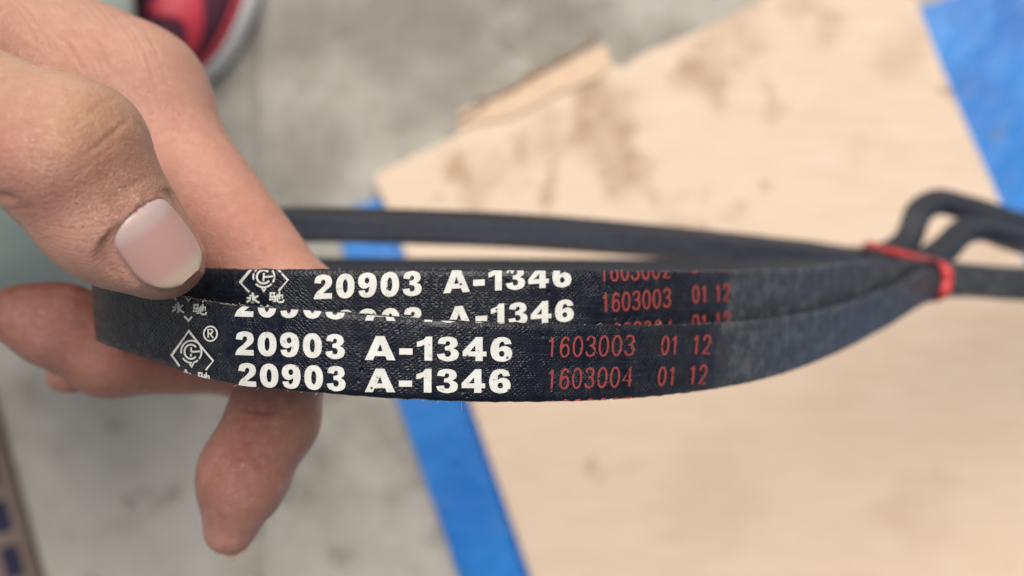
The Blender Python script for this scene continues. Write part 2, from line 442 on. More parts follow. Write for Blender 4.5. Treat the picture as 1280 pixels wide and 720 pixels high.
M_up = simple('dark_maroon_mesh', (.085, .02, .042), .8, .35, 220, .001)
M_red = simple('red_overlay', (.52, .04, .065), .55, .2, 120, .0005)
M_crim = simple('crimson_panel', (.36, .018, .065), .6, .25, 160, .0005)
M_sole = simple('white_sole', (.85, .86, .85), .6, .08, 60, .0004)
def shoe():
    root = empty('shoe', G(205, -60, 0)); tag(root, 'dark maroon sports shoe with red bands and white sole on the concrete', 'shoe')
    # local axes: toe direction
    toe = G(208, 94, .03); back = Vector((.06, 1.0, 0)).normalized()      # heel direction
    side = Vector((back.y, -back.x, 0))
    def outline(ph, gx=0.0):
        # ph 0..1 round the footprint, starting at heel, right side first
        an = ph * 2 * math.pi
        L = .275; y = .5 + .5 * math.cos(an)                 # 1 heel .. 0 toe
        s = math.sin(an)
        wd = .056 + .006 * math.cos((y - .25) * 5.2)
        xx = math.copysign(abs(s) ** .78, s) * wd
        return toe + back * (y * L) + side * (xx), y
    def surf(ph, k, off=0.0):
        p, y = outline(ph); cen = toe + back * (max(.035, min(.245, y * .275))) 
        hh = .028 + (.040 + .045 * max(0, y - .25))          # instep height
        c = math.cos(k * math.pi / 2) ** .8
        base = Vector((p.x, p.y, 0)); cc = Vector((cen.x, cen.y, 0))
        q_ = cc + (base - cc) * (c * .97)
        z = .026 + (hh - .026) * math.sin(k * math.pi / 2)
        nrm = (base - cc).normalized() * c + Vector((0, 0, math.sin(k * math.pi / 2)))
        return Vector((q_.x, q_.y, z)) + nrm.normalized() * off
    def patchm(name, p0, p1, k0, k1, off, mat, n=60, m=14, fn=None):
        V, Fc = [], []
        for i in range(n + 1):
            for j in range(m + 1):
                ph = p0 + (p1 - p0) * i / n; k = k0 + (k1 - k0) * j / m
                if fn: ph, k = fn(ph, k, i / n, j / m)
                V.append(surf(ph, k, off))
        for i in range(n):
            for j in range(m):
                q0 = i * (m + 1) + j; Fc.append((q0, q0 + 1, q0 + m + 2, q0 + m + 1))
        o = mesh_ob(name, V, Fc, mat)
        if off > 0:
            s = o.modifiers.new('t', 'SOLIDIFY'); s.thickness = .0014; s.offset = 0
        return kid(o, root)
    patchm('upper', 0, 1, 0, 1, 0, M_up, 120, 20)
    patchm('toe_band', .1, .9, .0, .17, .0014, M_red, 120, 8, lambda ph, k, a_, b_: (ph, k * (1 + .25 * math.sin(a_ * 9))))
    patchm('side_stripe', .30, .42, .26, .98, .0016, M_red, 24, 20, lambda ph, k, a_, b_: (.465 - .02 + .05 * a_ - .10 * math.sin(b_ * 2.4), k))
    patchm('side_panel', .47, .60, .28, .9, .0016, M_crim, 24, 16)
    # sole: white midsole with rounded wall and thin dark outsole
    V, Fc = [], []; n = 120; prof = [(.0, .001), (1.03, .001), (1.07, .006), (1.075, .016), (1.05, .025), (1.0, .029), (.93, .029)]
    for i in range(n):
        p, y = outline(i / n); cen = toe + back * (max(.04, min(.235, y * .275)))
        for r, z in prof:
            V.append(Vector((cen.x + (p.x - cen.x) * r, cen.y + (p.y - cen.y) * r, z)))
    m = len(prof)
    for i in range(n):
        for j in range(m - 1): Fc.append((i * m + j, ((i + 1) % n) * m + j, ((i + 1) % n) * m + j + 1, i * m + j + 1))
    kid(mesh_ob('sole', V, Fc, M_sole), root)
shoe()
# ------------------------------------------------------------------ belts
M_belt = mat_belt(); M_flank = mat_flank(); M_inner = mat_flank('belt_inner_rubber', 2.0)
M_white = mat_print('white_ink', (.70, .71, .655), (.05, .055, .065), .75)
M_redink = mat_print('red_ink', (.28, .047, .043), (.06, .022, .024), .8)
HW, TH, HI = .00635, .0080, .00345        # half top width, thickness, half inner width (m)

class Belt:
    """closed V-belt: ctrl = list of (point, width direction); the outer face lies on the path"""
    def __init__(self, ctrl, seed):
        K = len(ctrl); pts, ws = [], []
        A = np.array([list(c[0]) for c in ctrl]); W = np.array([list(Vector(c[1]).normalized()) for c in ctrl])
        seg = np.linalg.norm(np.roll(A, -1, 0) - A, axis=1) ** .5
        for k in range(K):
            i0, i1, i2, i3 = (k - 1) % K, k, (k + 1) % K, (k + 2) % K
            t0 = 0; t1 = t0 + seg[i0]; t2 = t1 + seg[i1]; t3 = t2 + seg[i2]
            n = max(6, int(seg[i1] ** 2 / .0004))
            for j in range(n):
                t = t1 + (t2 - t1) * j / n
                a1 = (t1 - t) / (t1 - t0) * A[i0] + (t - t0) / (t1 - t0) * A[i1]
                a2 = (t2 - t) / (t2 - t1) * A[i1] + (t - t1) / (t2 - t1) * A[i2]
                a3 = (t3 - t) / (t3 - t2) * A[i2] + (t - t2) / (t3 - t2) * A[i3]
                b1 = (t2 - t) / (t2 - t0) * a1 + (t - t0) / (t2 - t0) * a2
                b2 = (t3 - t) / (t3 - t1) * a2 + (t - t1) / (t3 - t1) * a3
                pts.append((t2 - t) / (t2 - t1) * b1 + (t - t1) / (t2 - t1) * b2)
                f = j / n; f = f * f * (3 - 2 * f)
                ws.append(W[i1] * (1 - f) + W[i2] * f)
        pts = np.array(pts); ws = np.array(ws)
        # light smoothing of the closed path, then resample by arc length
        for _ in range(60):
            pts = pts * .5 + (np.roll(pts, 1, 0) + np.roll(pts, -1, 0)) * .25
            ws = ws * .5 + (np.roll(ws, 1, 0) + np.roll(ws, -1, 0)) * .25
        ln = np.concatenate([[0], np.cumsum(np.linalg.norm(np.roll(pts, -1, 0) - pts, axis=1))])
        self.L = ln[-1]; N = int(self.L / .0008); self.N = N
        s = np.linspace(0, self.L, N, endpoint=False)
        pc = np.vstack([pts, pts[:1]]); wc = np.vstack([ws, ws[:1]])
        self.p = np.stack([np.interp(s, ln, pc[:, i]) for i in range(3)], 1)
        w = np.stack([np.interp(s, ln, wc[:, i]) for i in range(3)], 1)
        t = np.roll(self.p, -1, 0) - np.roll(self.p, 1, 0); t /= np.linalg.norm(t, axis=1)[:, None]
        w -= (w * t).sum(1)[:, None] * t; w /= np.linalg.norm(w, axis=1)[:, None]
        self.t, self.w = t, w; self.n = np.cross(t, w); self.ds = self.L / N
        self.seed = seed
    def at(self, s):
        f = (np.asarray(s) / self.ds) % self.N; i = np.floor(f).astype(int) % self.N; j = (i + 1) % self.N; r = (f - np.floor(f))[..., None]
        g = lambda a: a[i] * (1 - r) + a[j] * r
        return g(self.p), g(self.w), g(self.n)
    def surf(self, s, v, off=0.0):
        p, w, n = self.at(s); return p + w * np.asarray(v)[..., None] + n * off
    def solve(self, px, py, s0):
        """arc length and offset across the belt of the outer-face point seen at px, py"""
        px = np.asarray(px, float); py = np.asarray(py, float)
        s = np.full(px.shape, s0); v = np.zeros(px.shape)
        def pr(s, v):
            q = self.surf(s, v); d = H - q[..., 2]; return 640 + q[..., 0] / d * F, 360 - q[..., 1] / d * F
        for _ in range(25):
            x, y = pr(s, v); e = 2e-4
            xs, ys = pr(s + e, v); xv, yv = pr(s, v + e)
            a, b, c, dd = (xs - x) / e, (xv - x) / e, (ys - y) / e, (yv - y) / e
            det = a * dd - b * c; rx, ry = px - x, py - y
            s = s + np.clip((dd * rx - b * ry) / det, -.012, .012); v = v + np.clip((a * ry - c * rx) / det, -.01, .01)
        return s, v
    def s_of_px(self, px):
        """arc length on the front strand where the middle line crosses this column"""
        d = H - self.p[:, 2]; x = 640 + self.p[:, 0] / d * F
        ok = (self.n[:, 2] > .15) & (d < .33); idx = np.where(ok)[0]
        return idx[np.argmin(abs(x[idx] - px))] * self.ds
    def build(self, parent, print_px):
        prof = [(-HW, -.0004, 1)] + [(-HW + .0002 + (2 * HW - .0004) * i / 12, 0.0, 0) for i in range(13)] + [(HW, -.0004, 1), ((HW + HI) / 2, -TH / 2, 1), (HI, -TH + .0003, 1), (HI - .0003, -TH, 1), (-HI + .0003, -TH, 1), (-HI, -TH + .0003, 1), (-(HW + HI) / 2, -TH / 2, 1)]
        m = len(prof); N = self.N
        V = np.zeros((N, m, 3)); UV = np.zeros((N, m, 2))
        s = np.arange(N) * self.ds
        def nz(k, sc):
            return np.array([mnoise.noise(Vector((x * sc, k, self.seed))) for x in s])
        eT = nz(1, 420) * .00016 + nz(2, 1400) * .00012; eB = nz(3, 420) * .00016 + nz(4, 1400) * .00012
        lo = nz(5, 60) * .00012
        for j, (v, h, _) in enumerate(prof):
            vv = np.full(N, v)
            if v > HW * .9: vv = vv + eT
            if v < -HW * .9: vv = vv + eB
            hh = h - .00012 * (v / HW) ** 4 + (lo if j < 15 else 0)
            V[:, j] = self.p + self.w * vv[:, None] + self.n * np.asarray(hh * np.ones(N))[:, None]
            UV[:, j, 0] = s * 1000; UV[:, j, 1] = (v if j < 15 else (14 - abs(h) * 1000 + v * 300) / 1000) * 1000
        verts = V.reshape(-1, 3); faces = []; mats = []
        for i in range(N):
            i2 = (i + 1) % N
            for j in range(m):
                j2 = (j + 1) % m
                faces.append((i * m + j, i2 * m + j, i2 * m + j2, i * m + j2)); mats.append(0 if j < 14 else 2 if j in (17, 18, 16) else 1)
        me = bpy.data.meshes.new('band'); me.from_pydata(verts.tolist(), [], faces); me.update()
        me.materials.append(M_belt); me.materials.append(M_flank); me.materials.append(M_inner)
        me.polygons.foreach_set('material_index', mats)
        sm = [mats[k] == 0 and 1 <= (k % m) <= 12 for k in range(len(faces))]
        me.polygons.foreach_set('use_smooth', sm)
        uvl = me.uv_layers.new(name='mm'); li = np.zeros(len(me.loops), int); me.loops.foreach_get('vertex_index', li)
        u = UV.reshape(-1, 2)[li]
        # keep the seam's last quad continuous
        first = (li // m) == 0; last_quad = np.repeat(np.arange(N), m * 4) == N - 1
        u[first & last_quad, 0] = self.L * 1000
        uvl.data.foreach_set('uv', u.ravel())
        a = me.attributes.new('printed', 'FLOAT', 'POINT')
        s0, s1 = self.s_of_px(print_px[0]), self.s_of_px(print_px[1])
        s0 = -.035
        sc = np.where(s > self.L * .8, s - self.L, s) if s0 < 0 else s
        jag = np.clip((sc - s0) / .008, 0, 1) * np.clip((s1 + nz(8, 300) * .0018 - sc) / .0042, 0, 1)
        a.data.foreach_set('value', np.repeat(jag, m).astype(np.float32))
        o = bpy.data.objects.new('band', me); COL.objects.link(o); return kid(o, parent)

# ---- glyphs (cap height 100), outlines with smooth (s) and corner (c) points
def smooth_outline(pts):
    """Catmull-Rom between the points; 'c' points stay sharp"""
    n = len(pts); out = []
    for i in range(n):
        p0, p1, p2, p3 = (np.array(pts[(i + k) % n][:2], float) for k in (-1, 0, 1, 2))
        c1, c2 = len(pts[i]) > 2, len(pts[(i + 1) % n]) > 2
        if c1 and c2: out.append(p1); continue
        m1 = (p2 - p1) * .9 if c1 else (p2 - p0) * .5
        m2 = (p2 - p1) * .9 if c2 else (p3 - p1) * .5
        L = np.linalg.norm(p2 - p1); 
        for mm in (m1, m2):
            l = np.linalg.norm(mm)
            if l > 1.35 * L: mm *= 1.35 * L / l
        for k in range(8):
            t = k / 8; h = (2 * t ** 3 - 3 * t * t + 1, t ** 3 - 2 * t * t + t, -2 * t ** 3 + 3 * t * t, t ** 3 - t * t)
            out.append(p1 * h[0] + m1 * h[1] + p2 * h[2] + m2 * h[3])
    return [tuple(p) for p in out]
def ell(cx, cy, rx, ry, n=28, e=1.0):
    return [(cx + rx * math.copysign(abs(math.cos(a)) ** e, math.cos(a)), cy + ry * math.copysign(abs(math.sin(a)) ** e, math.sin(a))) for a in (i / n * 2 * math.pi for i in range(n))]
C = 'c'
G6 = [smooth_outline([(74, 72, C), (66, 92), (42, 101), (14, 90), (1, 50), (10, 11), (39, -2), (67, 8), (76, 32), (68, 56), (48, 64), (30, 55, C), (33, 74), (41, 82), (47, 79), (50, 70, C)]), ell(40, 31, 9.5, 12.5)]
GL = {
 '0': (76, [ell(38, 50, 37, 51, 36, .88), ell(38, 50, 10, 28, 28, .9)]),
 '1': (58, [[(28, 0), (55, 0), (55, 100), (34, 100), (25, 87), (2, 77), (2, 56), (16, 60), (28, 67)]]),
 '2': (76, [smooth_outline([(0, 0, C), (74, 0, C), (74, 23, C), (37, 23, C), (52, 36), (68, 51), (74, 70), (66, 92), (39, 101), (11, 92), (3, 67, C), (29, 64, C), (32, 76), (40, 80), (47, 75), (46, 62), (33, 46), (10, 24)])]),
 '3': (76, [smooth_outline([(0, 27, C), (9, 8), (37, -2), (67, 7), (76, 28), (70, 44), (58, 52), (68, 61), (72, 74), (64, 93), (38, 101), (11, 93), (3, 72, C), (29, 69, C), (32, 79), (39, 82), (46, 76), (42, 64), (28, 60, C), (28, 44, C), (43, 42), (49, 30), (44, 19), (36, 17), (29, 21), (27, 31, C)])]),
 '4': (82, [[(44, 0), (69, 0), (69, 20), (82, 20), (82, 40), (69, 40), (69, 100), (47, 100), (0, 41), (0, 20), (44, 20)], [(44, 40), (44, 66), (25, 40)]]),
 '6': (76, G6),
 '9': (76, [[(76 - x, 100 - y) for x, y in o] for o in G6]),
 'A': (106, [[(0, 0), (28, 0), (34, 17), (71, 17), (77, 0), (106, 0), (68, 100), (38, 100)], [(43, 37), (62, 37), (53, 68)]]),
 '-': (46, [[(0, 24), (46, 24), (46, 50), (0, 50)]]),
}
def fill(outlines):
    """triangulated fill of outlines with holes -> verts, faces (2D)"""
    cu = bpy.data.curves.new('g', 'CURVE'); cu.dimensions = '2D'; cu.fill_mode = 'BOTH'
    for o in outlines:
        sp = cu.splines.new('POLY'); sp.points.add(len(o) - 1)
        for q, (x, y) in zip(sp.points, o): q.co = (x / 100, y / 100, 0, 1)
        sp.use_cyclic_u = True
    ob = bpy.data.objects.new('g', cu); COL.objects.link(ob)
    me = ob.to_mesh(); v = [(a.co.x, a.co.y) for a in me.vertices]; f = [tuple(p.vertices) for p in me.polygons]
    ob.to_mesh_clear(); bpy.data.objects.remove(ob); bpy.data.curves.remove(cu)
    return v, f
GM = {k: (w / 100, *fill(o)) for k, (w, o) in GL.items()}
GAP = .13
def word(txt):
    V, Fc = [], []; x = 0
    for ch in txt:
        w, v, f = GM[ch]; b = len(V); V += [(x + a, c) for a, c in v]; Fc += [tuple(i + b for i in q) for q in f]; x += w + GAP
    W = x - GAP
    return [(a / W, c) for a, c in V], Fc
# thin strokes
THIN = {
 '0': [[(.5 + .42 * math.sin(a), .5 + .5 * math.cos(a)) for a in np.linspace(0, 2 * math.pi, 21)]],
 '1': [[(.18, .78), (.38, .86), (.52, 1.0), (.52, 0)]],
 '2': [[(.1, .72), (.16, .9), (.38, 1), (.66, .98), (.86, .84), (.86, .66), (.7, .46), (.1, .02), (.92, .02)]],
 '3': [[(.1, .8), (.24, .96), (.5, 1), (.8, .92), (.86, .74), (.74, .58), (.44, .53), (.76, .47), (.92, .28), (.8, .07), (.48, 0), (.2, .05), (.08, .22)]],
 '4': [[(.72, 0), (.72, .98), (.06, .3), (.96, .3)]],
 '5': [[(.86, 1), (.2, 1), (.12, .52), (.42, .64), (.76, .56), (.9, .32), (.78, .08), (.44, 0), (.1, .12)]],
 '6': [[(.86, .8), (.74, .95), (.5, 1), (.22, .86), (.1, .5), (.14, .18), (.36, .01), (.66, .01), (.88, .16), (.88, .42), (.68, .6), (.36, .58), (.12, .38)]],
}
def ribbon(pl, w, closed=False):
    P_ = [np.array(p, float) for p in pl]; n = len(P_); V, Fc = [], []
    for i in range(n):
        if closed: a, b = P_[(i - 1) % n], P_[(i + 1) % n]
        else: a, b = P_[max(0, i - 1)], P_[min(n - 1, i + 1)]
        t = b - a; t /= (np.linalg.norm(t) + 1e-9); q = np.array((-t[1], t[0]))
        k = 1.0
        if 0 < i < n - 1 or closed:
            u1 = P_[i] - P_[(i - 1) % n]; u1 /= np.linalg.norm(u1) + 1e-9
            k = min(1.6, 1 / max(.4, abs(float(np.dot(np.array((-u1[1], u1[0])), q)))))
        V += [tuple(P_[i] + q * w * .5 * k), tuple(P_[i] - q * w * .5 * k)]
    for i in range(n if closed else n - 1):
        j = (i + 1) % n; Fc.append((2 * i, 2 * i + 1, 2 * j + 1, 2 * j))
    return V, Fc

class Print:
    """flat ink on a belt: collects shapes in picture columns/rows of the photo and lays them on the outer face"""
    def __init__(self, belt, s0): self.b = belt; self.s0 = s0; self.V = []; self.F = []; self.lay = []; self.k = 0
    def add(self, V, Fc):
        b = len(self.V); self.V += V; self.F += [tuple(i + b for i in f) for f in Fc]; self.lay += [self.k] * len(V); self.k += 1
    def word(self, txt, x0, x1, yb0, yb1, h0, h1=None, lean=0):
        h1 = h1 or h0; V, Fc = word(txt)
        self.add([(x0 + (x1 - x0) * a + lean * c, yb0 + (yb1 - yb0) * a - (h0 + (h1 - h0) * a) * c) for a, c in V], Fc)
    def thin(self, txt, x0, x1, yb0, yb1, h, w=2.6, lean=0):
        n = len(txt); pitch = (x1 - x0) / (n - .22)
        for i, ch in enumerate(txt):
            for st in THIN[ch]:
                a = (i) / max(1, n); cw = pitch * .78
                L = [(x0 + i * pitch + px * cw + lean * py, yb0 + (yb1 - yb0) * (i + px) / n - h * py) for px, py in st]
                self.add(*ribbon(L, w))
    def line(self, pl, w, closed=False): self.add(*ribbon(pl, w, closed))
    def build(self, name, mat, parent, clip=.00012):
        xy = np.array(self.V, float); s, v = self.b.solve(xy[:, 0], xy[:, 1], self.s0)
        bm = bmesh.new(); vs_ = [bm.verts.new((s[i] * 1000, v[i] * 1000, self.lay[i])) for i in range(len(s))]
        for f in self.F:
            try: bm.faces.new([vs_[i] for i in f])
            except ValueError: pass
        lim = (HW - clip) * 1000
        for sg in (1, -1):
            bmesh.ops.bisect_plane(bm, geom=bm.verts[:] + bm.edges[:] + bm.faces[:], plane_co=(0, sg * lim, 0), plane_no=(0, sg, 0), clear_outer=True)
        if not bm.verts: bm.free(); return
        s_lo, s_hi = min(a.co.x for a in bm.verts), max(a.co.x for a in bm.verts)
        x = s_lo
        while x < s_hi:
            bmesh.ops.bisect_plane(bm, geom=bm.verts[:] + bm.edges[:] + bm.faces[:], plane_co=(x, 0, 0), plane_no=(1, 0, 0)); x += .8
        for y in np.arange(-6, 6.1, 1.5):
            bmesh.ops.bisect_plane(bm, geom=bm.verts[:] + bm.edges[:] + bm.faces[:], plane_co=(0, y, 0), plane_no=(0, 1, 0))
        co = np.array([a.co[:] for a in bm.verts])
        off = .00010 + co[:, 2] * 1.5e-6 + .00012 * 0
        p, w, n = self.b.at(co[:, 0] / 1000)
        # follow the slow undulation of the band
        lo = np.array([mnoise.noise(Vector((q / 1000 * 60, 5, self.b.seed))) for q in co[:, 0]]) * .00012
        q = p + w * (co[:, 1] / 1000)[:, None] + n * (off + lo - .00012 * (co[:, 1] / 6.35) ** 4)[:, None]
        for a, c in zip(bm.verts, q): a.co = c
        bmesh.ops.recalc_face_normals(bm, faces=bm.faces)
        for f in bm.faces:
            if f.normal.z < 0: f.normal_flip()
        return kid(bm_ob(name, bm, mat, parent=None), parent)

def arc(cx, cy, r, a0, a1, n=16, ky=1.0): return [(cx + r * math.cos(math.radians(a)), cy - ky * r * math.sin(math.radians(a))) for a in np.linspace(a0, a1, n)]
YONG = [[(.40, .98), (.58, .88)], [(.26, .74), (.54, .74), (.54, .06), (.40, .14)], [(.06, .52), (.36, .52), (.26, .3), (.05, .14)], [(.90, .74), (.60, .50), (.74, .24), (.98, .08)]]
CHI = [[(.05, .88), (.36, .88), (.33, .56)], [(.13, .86), (.10, .54), (.42, .54), (.40, .12), (.28, .16)], [(.02, .30), (.32, .32)], [(.48, .58), (.90, .70), (.88, .40)], [(.70, .98), (.69, .32)], [(.56, .80), (.55, .16), (.70, .06), (.94, .10), (.97, .30)]]
def glyph_strokes(pr, S, x0, x1, y0, y1, w, sk=0):
    for st in S: pr.line([(x0 + (x1 - x0) * a, y1 + (y0 - y1) * b + sk * a) for a, b in st], w)
def emblem_ring(pr, cx, cy, R, ky=1.0, rot=0, w=2.1):
    r = lambda a: a + rot
    pr.line(arc(cx, cy, R, r(58), r(196), 18, ky), w)
    pr.line(arc(cx, cy, R, r(222), r(318), 14, ky), w)
    pr.line([(cx - 2.2, cy + R * ky + 1.0), (cx + .2, cy + R * ky + 5.0), (cx + 2.6, cy + R * ky + 1.0)], w)
    pr.line(arc(cx - .3, cy, R * .64, r(48), r(325), 22, ky), w * 1.1)
    pr.line([(cx + 0, cy - 5 * ky), (cx - .4, cy + 5.5 * ky)], w)
    pr.line([(cx + 1, cy + .2), (cx + R * .86, cy - .6)], w)
    pr.line(arc(cx, cy, R, r(-32), r(38), 10, ky), w)

T0 = (0, 1, .12); T1 = (0, 1, .20); T2 = (0, 1, .1)
def B(px, py, d, w=T0): return (P(px, py, d), w)
def Wp(x, y, d, w=T0): return (Vector((x / 1000, y / 1000, H - d / 1000)), w)
bA = Belt([B(120, 386, 144), B(168, 400, 135.5), B(215, 414.5, 130), B(290, 431.5, 122), B(400, 440.5, 117.5), B(520, 449.5, 120), B(640, 454, 123), B(800, 452.5, 134.5), B(940, 440, 158), B(1040, 415, 200), B(1110, 385, 248), B(1180, 352, 290), B(1280, 357, 325),
          Wp(300, -2, 362), Wp(400, 4, 402), Wp(475, 12, 428), Wp(500, 24, 444), Wp(470, 36, 452), Wp(380, 42, 432), Wp(290, 30, 398), Wp(243, 22, 372),
          B(1225, 283, 358, (-.1, .75, .65)), B(1192, 290, 348, (-.45, .6, .65)), B(1168, 315, 338, (-.5, .6, .5)), B(1125, 336, 326, T1), B(1060, 342, 314, T1), B(940, 345, 296, T1), B(800, 345, 281, T1), B(640, 345, 271, T1), B(450, 345, 268, T1), B(380, 345, 266, T1),
          B(310, 346, 257, T1), B(246, 350, 238, T1), B(186, 358, 213, T1), B(142, 367, 188), B(122, 378, 163)], 1.0)
bB = Belt([B(150, 366, 160), B(190, 372, 147), B(250, 380, 137.5), B(330, 384, 131.5), B(450, 384.5, 130), B(560, 384.5, 131), B(700, 384, 134), B(800, 382.5, 141), B(900, 378, 157), B(1000, 367, 192), B(1080, 352, 240), B(1180, 347, 306), B(1280, 352, 342),
          Wp(300, 6, 380), Wp(400, 14, 420), Wp(460, 24, 446), Wp(484, 38, 462), Wp(455, 50, 468), Wp(380, 56, 450), Wp(300, 42, 415), Wp(255, 31, 390),
          B(1210, 260, 372, (-.1, .75, .65)), B(1163, 251, 364, (-.3, .7, .65)), B(1139, 267, 358, (-.75, .3, .6)), B(1124, 304, 352, (-.6, .6, .5)), B(1085, 325, 344, T1), B(1000, 319, 323, T1), B(900, 309, 306, T1), B(800, 300, 294, T1), B(640, 288, 283, T1), B(450, 281.5, 280, T1), B(380, 281, 277, T1),
          B(310, 285, 265, T1), B(245, 297, 243, T1), B(195, 318, 216, T1), B(162, 340, 190), B(146, 356, 173)], 2.0)

rA = empty('front_belt', P(640, 454, 123)); tag(rA, 'black rubber drive belt in front, two full rows of white lettering', 'drive belt', 'belts in the tied bundle')
rB = empty('rear_belt', P(640, 384, 134)); tag(rB, 'black rubber drive belt behind, pinched under the thumb, lettering half hidden', 'drive belt', 'belts in the tied bundle')
rA.name = 'drive_belt'; rB.name = 'drive_belt'
bA.build(rA, (128, 906)); bB.build(rB, (240, 915))
sA, sB = bA.s_of_px(480), bB.s_of_px(520)

# front belt print
p = Print(bA, sA); p.word('20903', 293, 431, 395.5, 399, 30); p.word('A-1346', 456, 640, 400.5, 404.5, 30); p.build('white_lettering', M_white, rA)
p = Print(bA, sA); p.word('20903', 294, 431, 443.5, 448.5, 29.5, 30.5); p.build('white_lettering', M_white, rA)
p = Print(bA, sA); p.word('A-1346', 456, 640, 449.8, 451.5, 30); p.build('white_lettering', M_white, rA)
p = Print(bA, sA); p.word('20903', 297, 432, 482.5, 489, 29, 31); p.build('white_lettering', M_white, rA)
p = Print(bA, sA); p.word('A-1346', 456, 638, 490, 491, 29.5); p.build('white_lettering', M_white, rA)
for (t1, t2, t3) in [((683, 792, 446.5, 443.5, 24.5), (825, 847, 443, 442.5, 22.5), (864, 887, 442.5, 442, 23)), ((683, 789, 486.5, 482.5, 24.5), (821, 844, 481.5, 481, 22.5), (860, 882, 480, 479.5, 23)), ((684, 790, 525, 521, 24), (818, 841, 519, 518.5, 22), (857, 879, 518, 517, 22))]:
    p = Print(bA, bA.s_of_px(780)); row = {446.5: '1603003', 486.5: '1603004', 525: '1603005'}[t1[2]]
    p.thin(row, *t1, w=2.5, lean=1.5); p.thin('01', *t2, w=2.7, lean=2); p.thin('12', *t3, w=2.7, lean=2); p.build('red_lettering', M_redink, rA)
p = Print(bA, bA.s_of_px(240))
p.line([(225, 457.5), (215.5, 443.5), (237, 413.5), (267, 451), (257.5, 462.5)], 2.3); emblem_ring(p, 240, 439.5, 12.6, 1.1, -8)
glyph_strokes(p, YONG, 226, 240, 461, 475, 2.2, 2); glyph_strokes(p, CHI, 247, 263, 464, 478, 2.0, 2)
p.line(ell(263.8, 417, 8.2, 9.2, 24), 2.0, True); p.line([(261, 422), (261, 411.5), (265.5, 411.8), (266.6, 414.4), (265, 416.8), (261.5, 416.8)], 1.9); p.line([(263.4, 417), (267.2, 422.4)], 1.9)
p.build('emblem', M_white, rA)
p = Print(bA, bA.s_of_px(240))
p.line([(212, 364), (221, 375)], 2.2); p.line([(260.5, 371), (253, 377.5)], 2.2); p.line([(231, 369), (236, 376), (240, 370.5)], 2.4)
glyph_strokes(p, YONG, 215.5, 231.5, 377, 391, 2.3, 1); glyph_strokes(p, CHI, 241.5, 259, 379, 393, 2.1, 1)
p.line([(231.5, 395), (236.8, 400.8), (241, 395.5)], 2.6); p.build('emblem', M_white, rA)
# rear belt print
p = Print(bB, sB); p.word('20903', 392, 527, 374, 369, 30, 30.5); p.build('white_lettering', M_white, rB)
p = Print(bB, sB); p.word('A-1346', 554, 714, 366.5, 358, 30, 28); p.build('white_lettering', M_white, rB)
p = Print(bB, sB); p.word('20903', 392, 528, 419, 413.5, 30); p.word('A-1346', 557, 717, 411.5, 401, 28, 27); p.build('white_lettering', M_white, rB)
for row, t1, t2, t3 in [('1603002', (750, 838, 352, 347, 24), (863, 884, 341, 340, 22), (893, 912, 340, 339, 22)), ('1603003', (752, 838, 390.5, 383, 22.5), (865, 884, 378.5, 377.5, 21), (893, 911, 377, 375.5, 21)), ('1603004', (753, 840, 428, 421, 22), (865, 884, 415, 414, 21), (893, 911, 412, 411, 21))]:
    p = Print(bB, bB.s_of_px(820)); p.thin(row, *t1, w=2.6); p.thin('01', *t2, w=2.7); p.thin('12', *t3, w=2.7); p.build('red_lettering', M_redink, rB)
p = Print(bB, bB.s_of_px(340))
p.line([(312, 365), (300.5, 353), (330, 318), (360, 350), (348.5, 363.8)], 2.4); emblem_ring(p, 330, 346, 13.2, .98, 0)
glyph_strokes(p, YONG, 308, 325, 366, 379.5, 2.2); glyph_strokes(p, CHI, 336.5, 355.5, 364.5, 378.5, 2.0)
p.line([(326, 382), (331, 387), (336, 381.5)], 2.4); p.build('emblem', M_white, rB)

# frayed fibres along the cut edges
M_fib = simple('pale_fibre', (.45, .40, .34), .8, .2, 300)
def fibres(belt, parent, px0, px1, n, edge, seed, lmin=.0004, lmax=.0016):
    rnd = random.Random(seed); V, Fc = [], []
    for _ in range(n):
        s = belt.s_of_px(rnd.uniform(px0, px1)) + rnd.uniform(-.0005, .0005); p_, w, nn = belt.at(np.array([s])); p_, w, nn = Vector(p_[0]), Vector(w[0]), Vector(nn[0]); t = w.cross(nn)
        a = p_ + w * edge * (HW - .00008) - nn * rnd.uniform(0, .0003); L = rnd.uniform(lmin, lmax); dv = (t * rnd.uniform(-1, 1) + w * edge * rnd.uniform(.05, .5) + nn * rnd.uniform(-.1, .4)).normalized()
        r = rnd.uniform(.000015, .000035); bend = Vector((rnd.uniform(-1, 1), rnd.uniform(-1, 1), rnd.uniform(-1, 1))) * .5
        b0 = len(V); K = 5
        for k in range(K):
            f = k / (K - 1); c = a + dv * L * f + bend * L * f * f * .5; e = t.cross(dv).normalized() if abs(t.dot(dv)) < .98 else w
            g = dv.cross(e)
            for q in range(3): an = q * 2.094; V.append(c + (e * math.cos(an) + g * math.sin(an)) * r)
        for k in range(K - 1):
            for q in range(3): Fc.append((b0 + k * 3 + q, b0 + k * 3 + (q + 1) % 3, b0 + k * 3 + 3 + (q + 1) % 3, b0 + k * 3 + 3 + q))
    o = mesh_ob('frayed_fibres', V, Fc, M_fib); tag(o, kind='stuff'); kid(o, parent)
fibres(bA, rA, 205, 310, 40, 1, 3, .0002, .0007); fibres(bA, rA, 310, 900, 50, 1, 4, .0003, .0009); fibres(bA, rA, 290, 900, 24, -1, 5, .0002, .0005); fibres(bB, rB, 260, 900, 25, 1, 6, .0003, .0008)
fibres(bA, rA, 578, 584, 1, -1, 11, .0015, .002); fibres(bA, rA, 505, 515, 2, 1, 12, .001, .002)

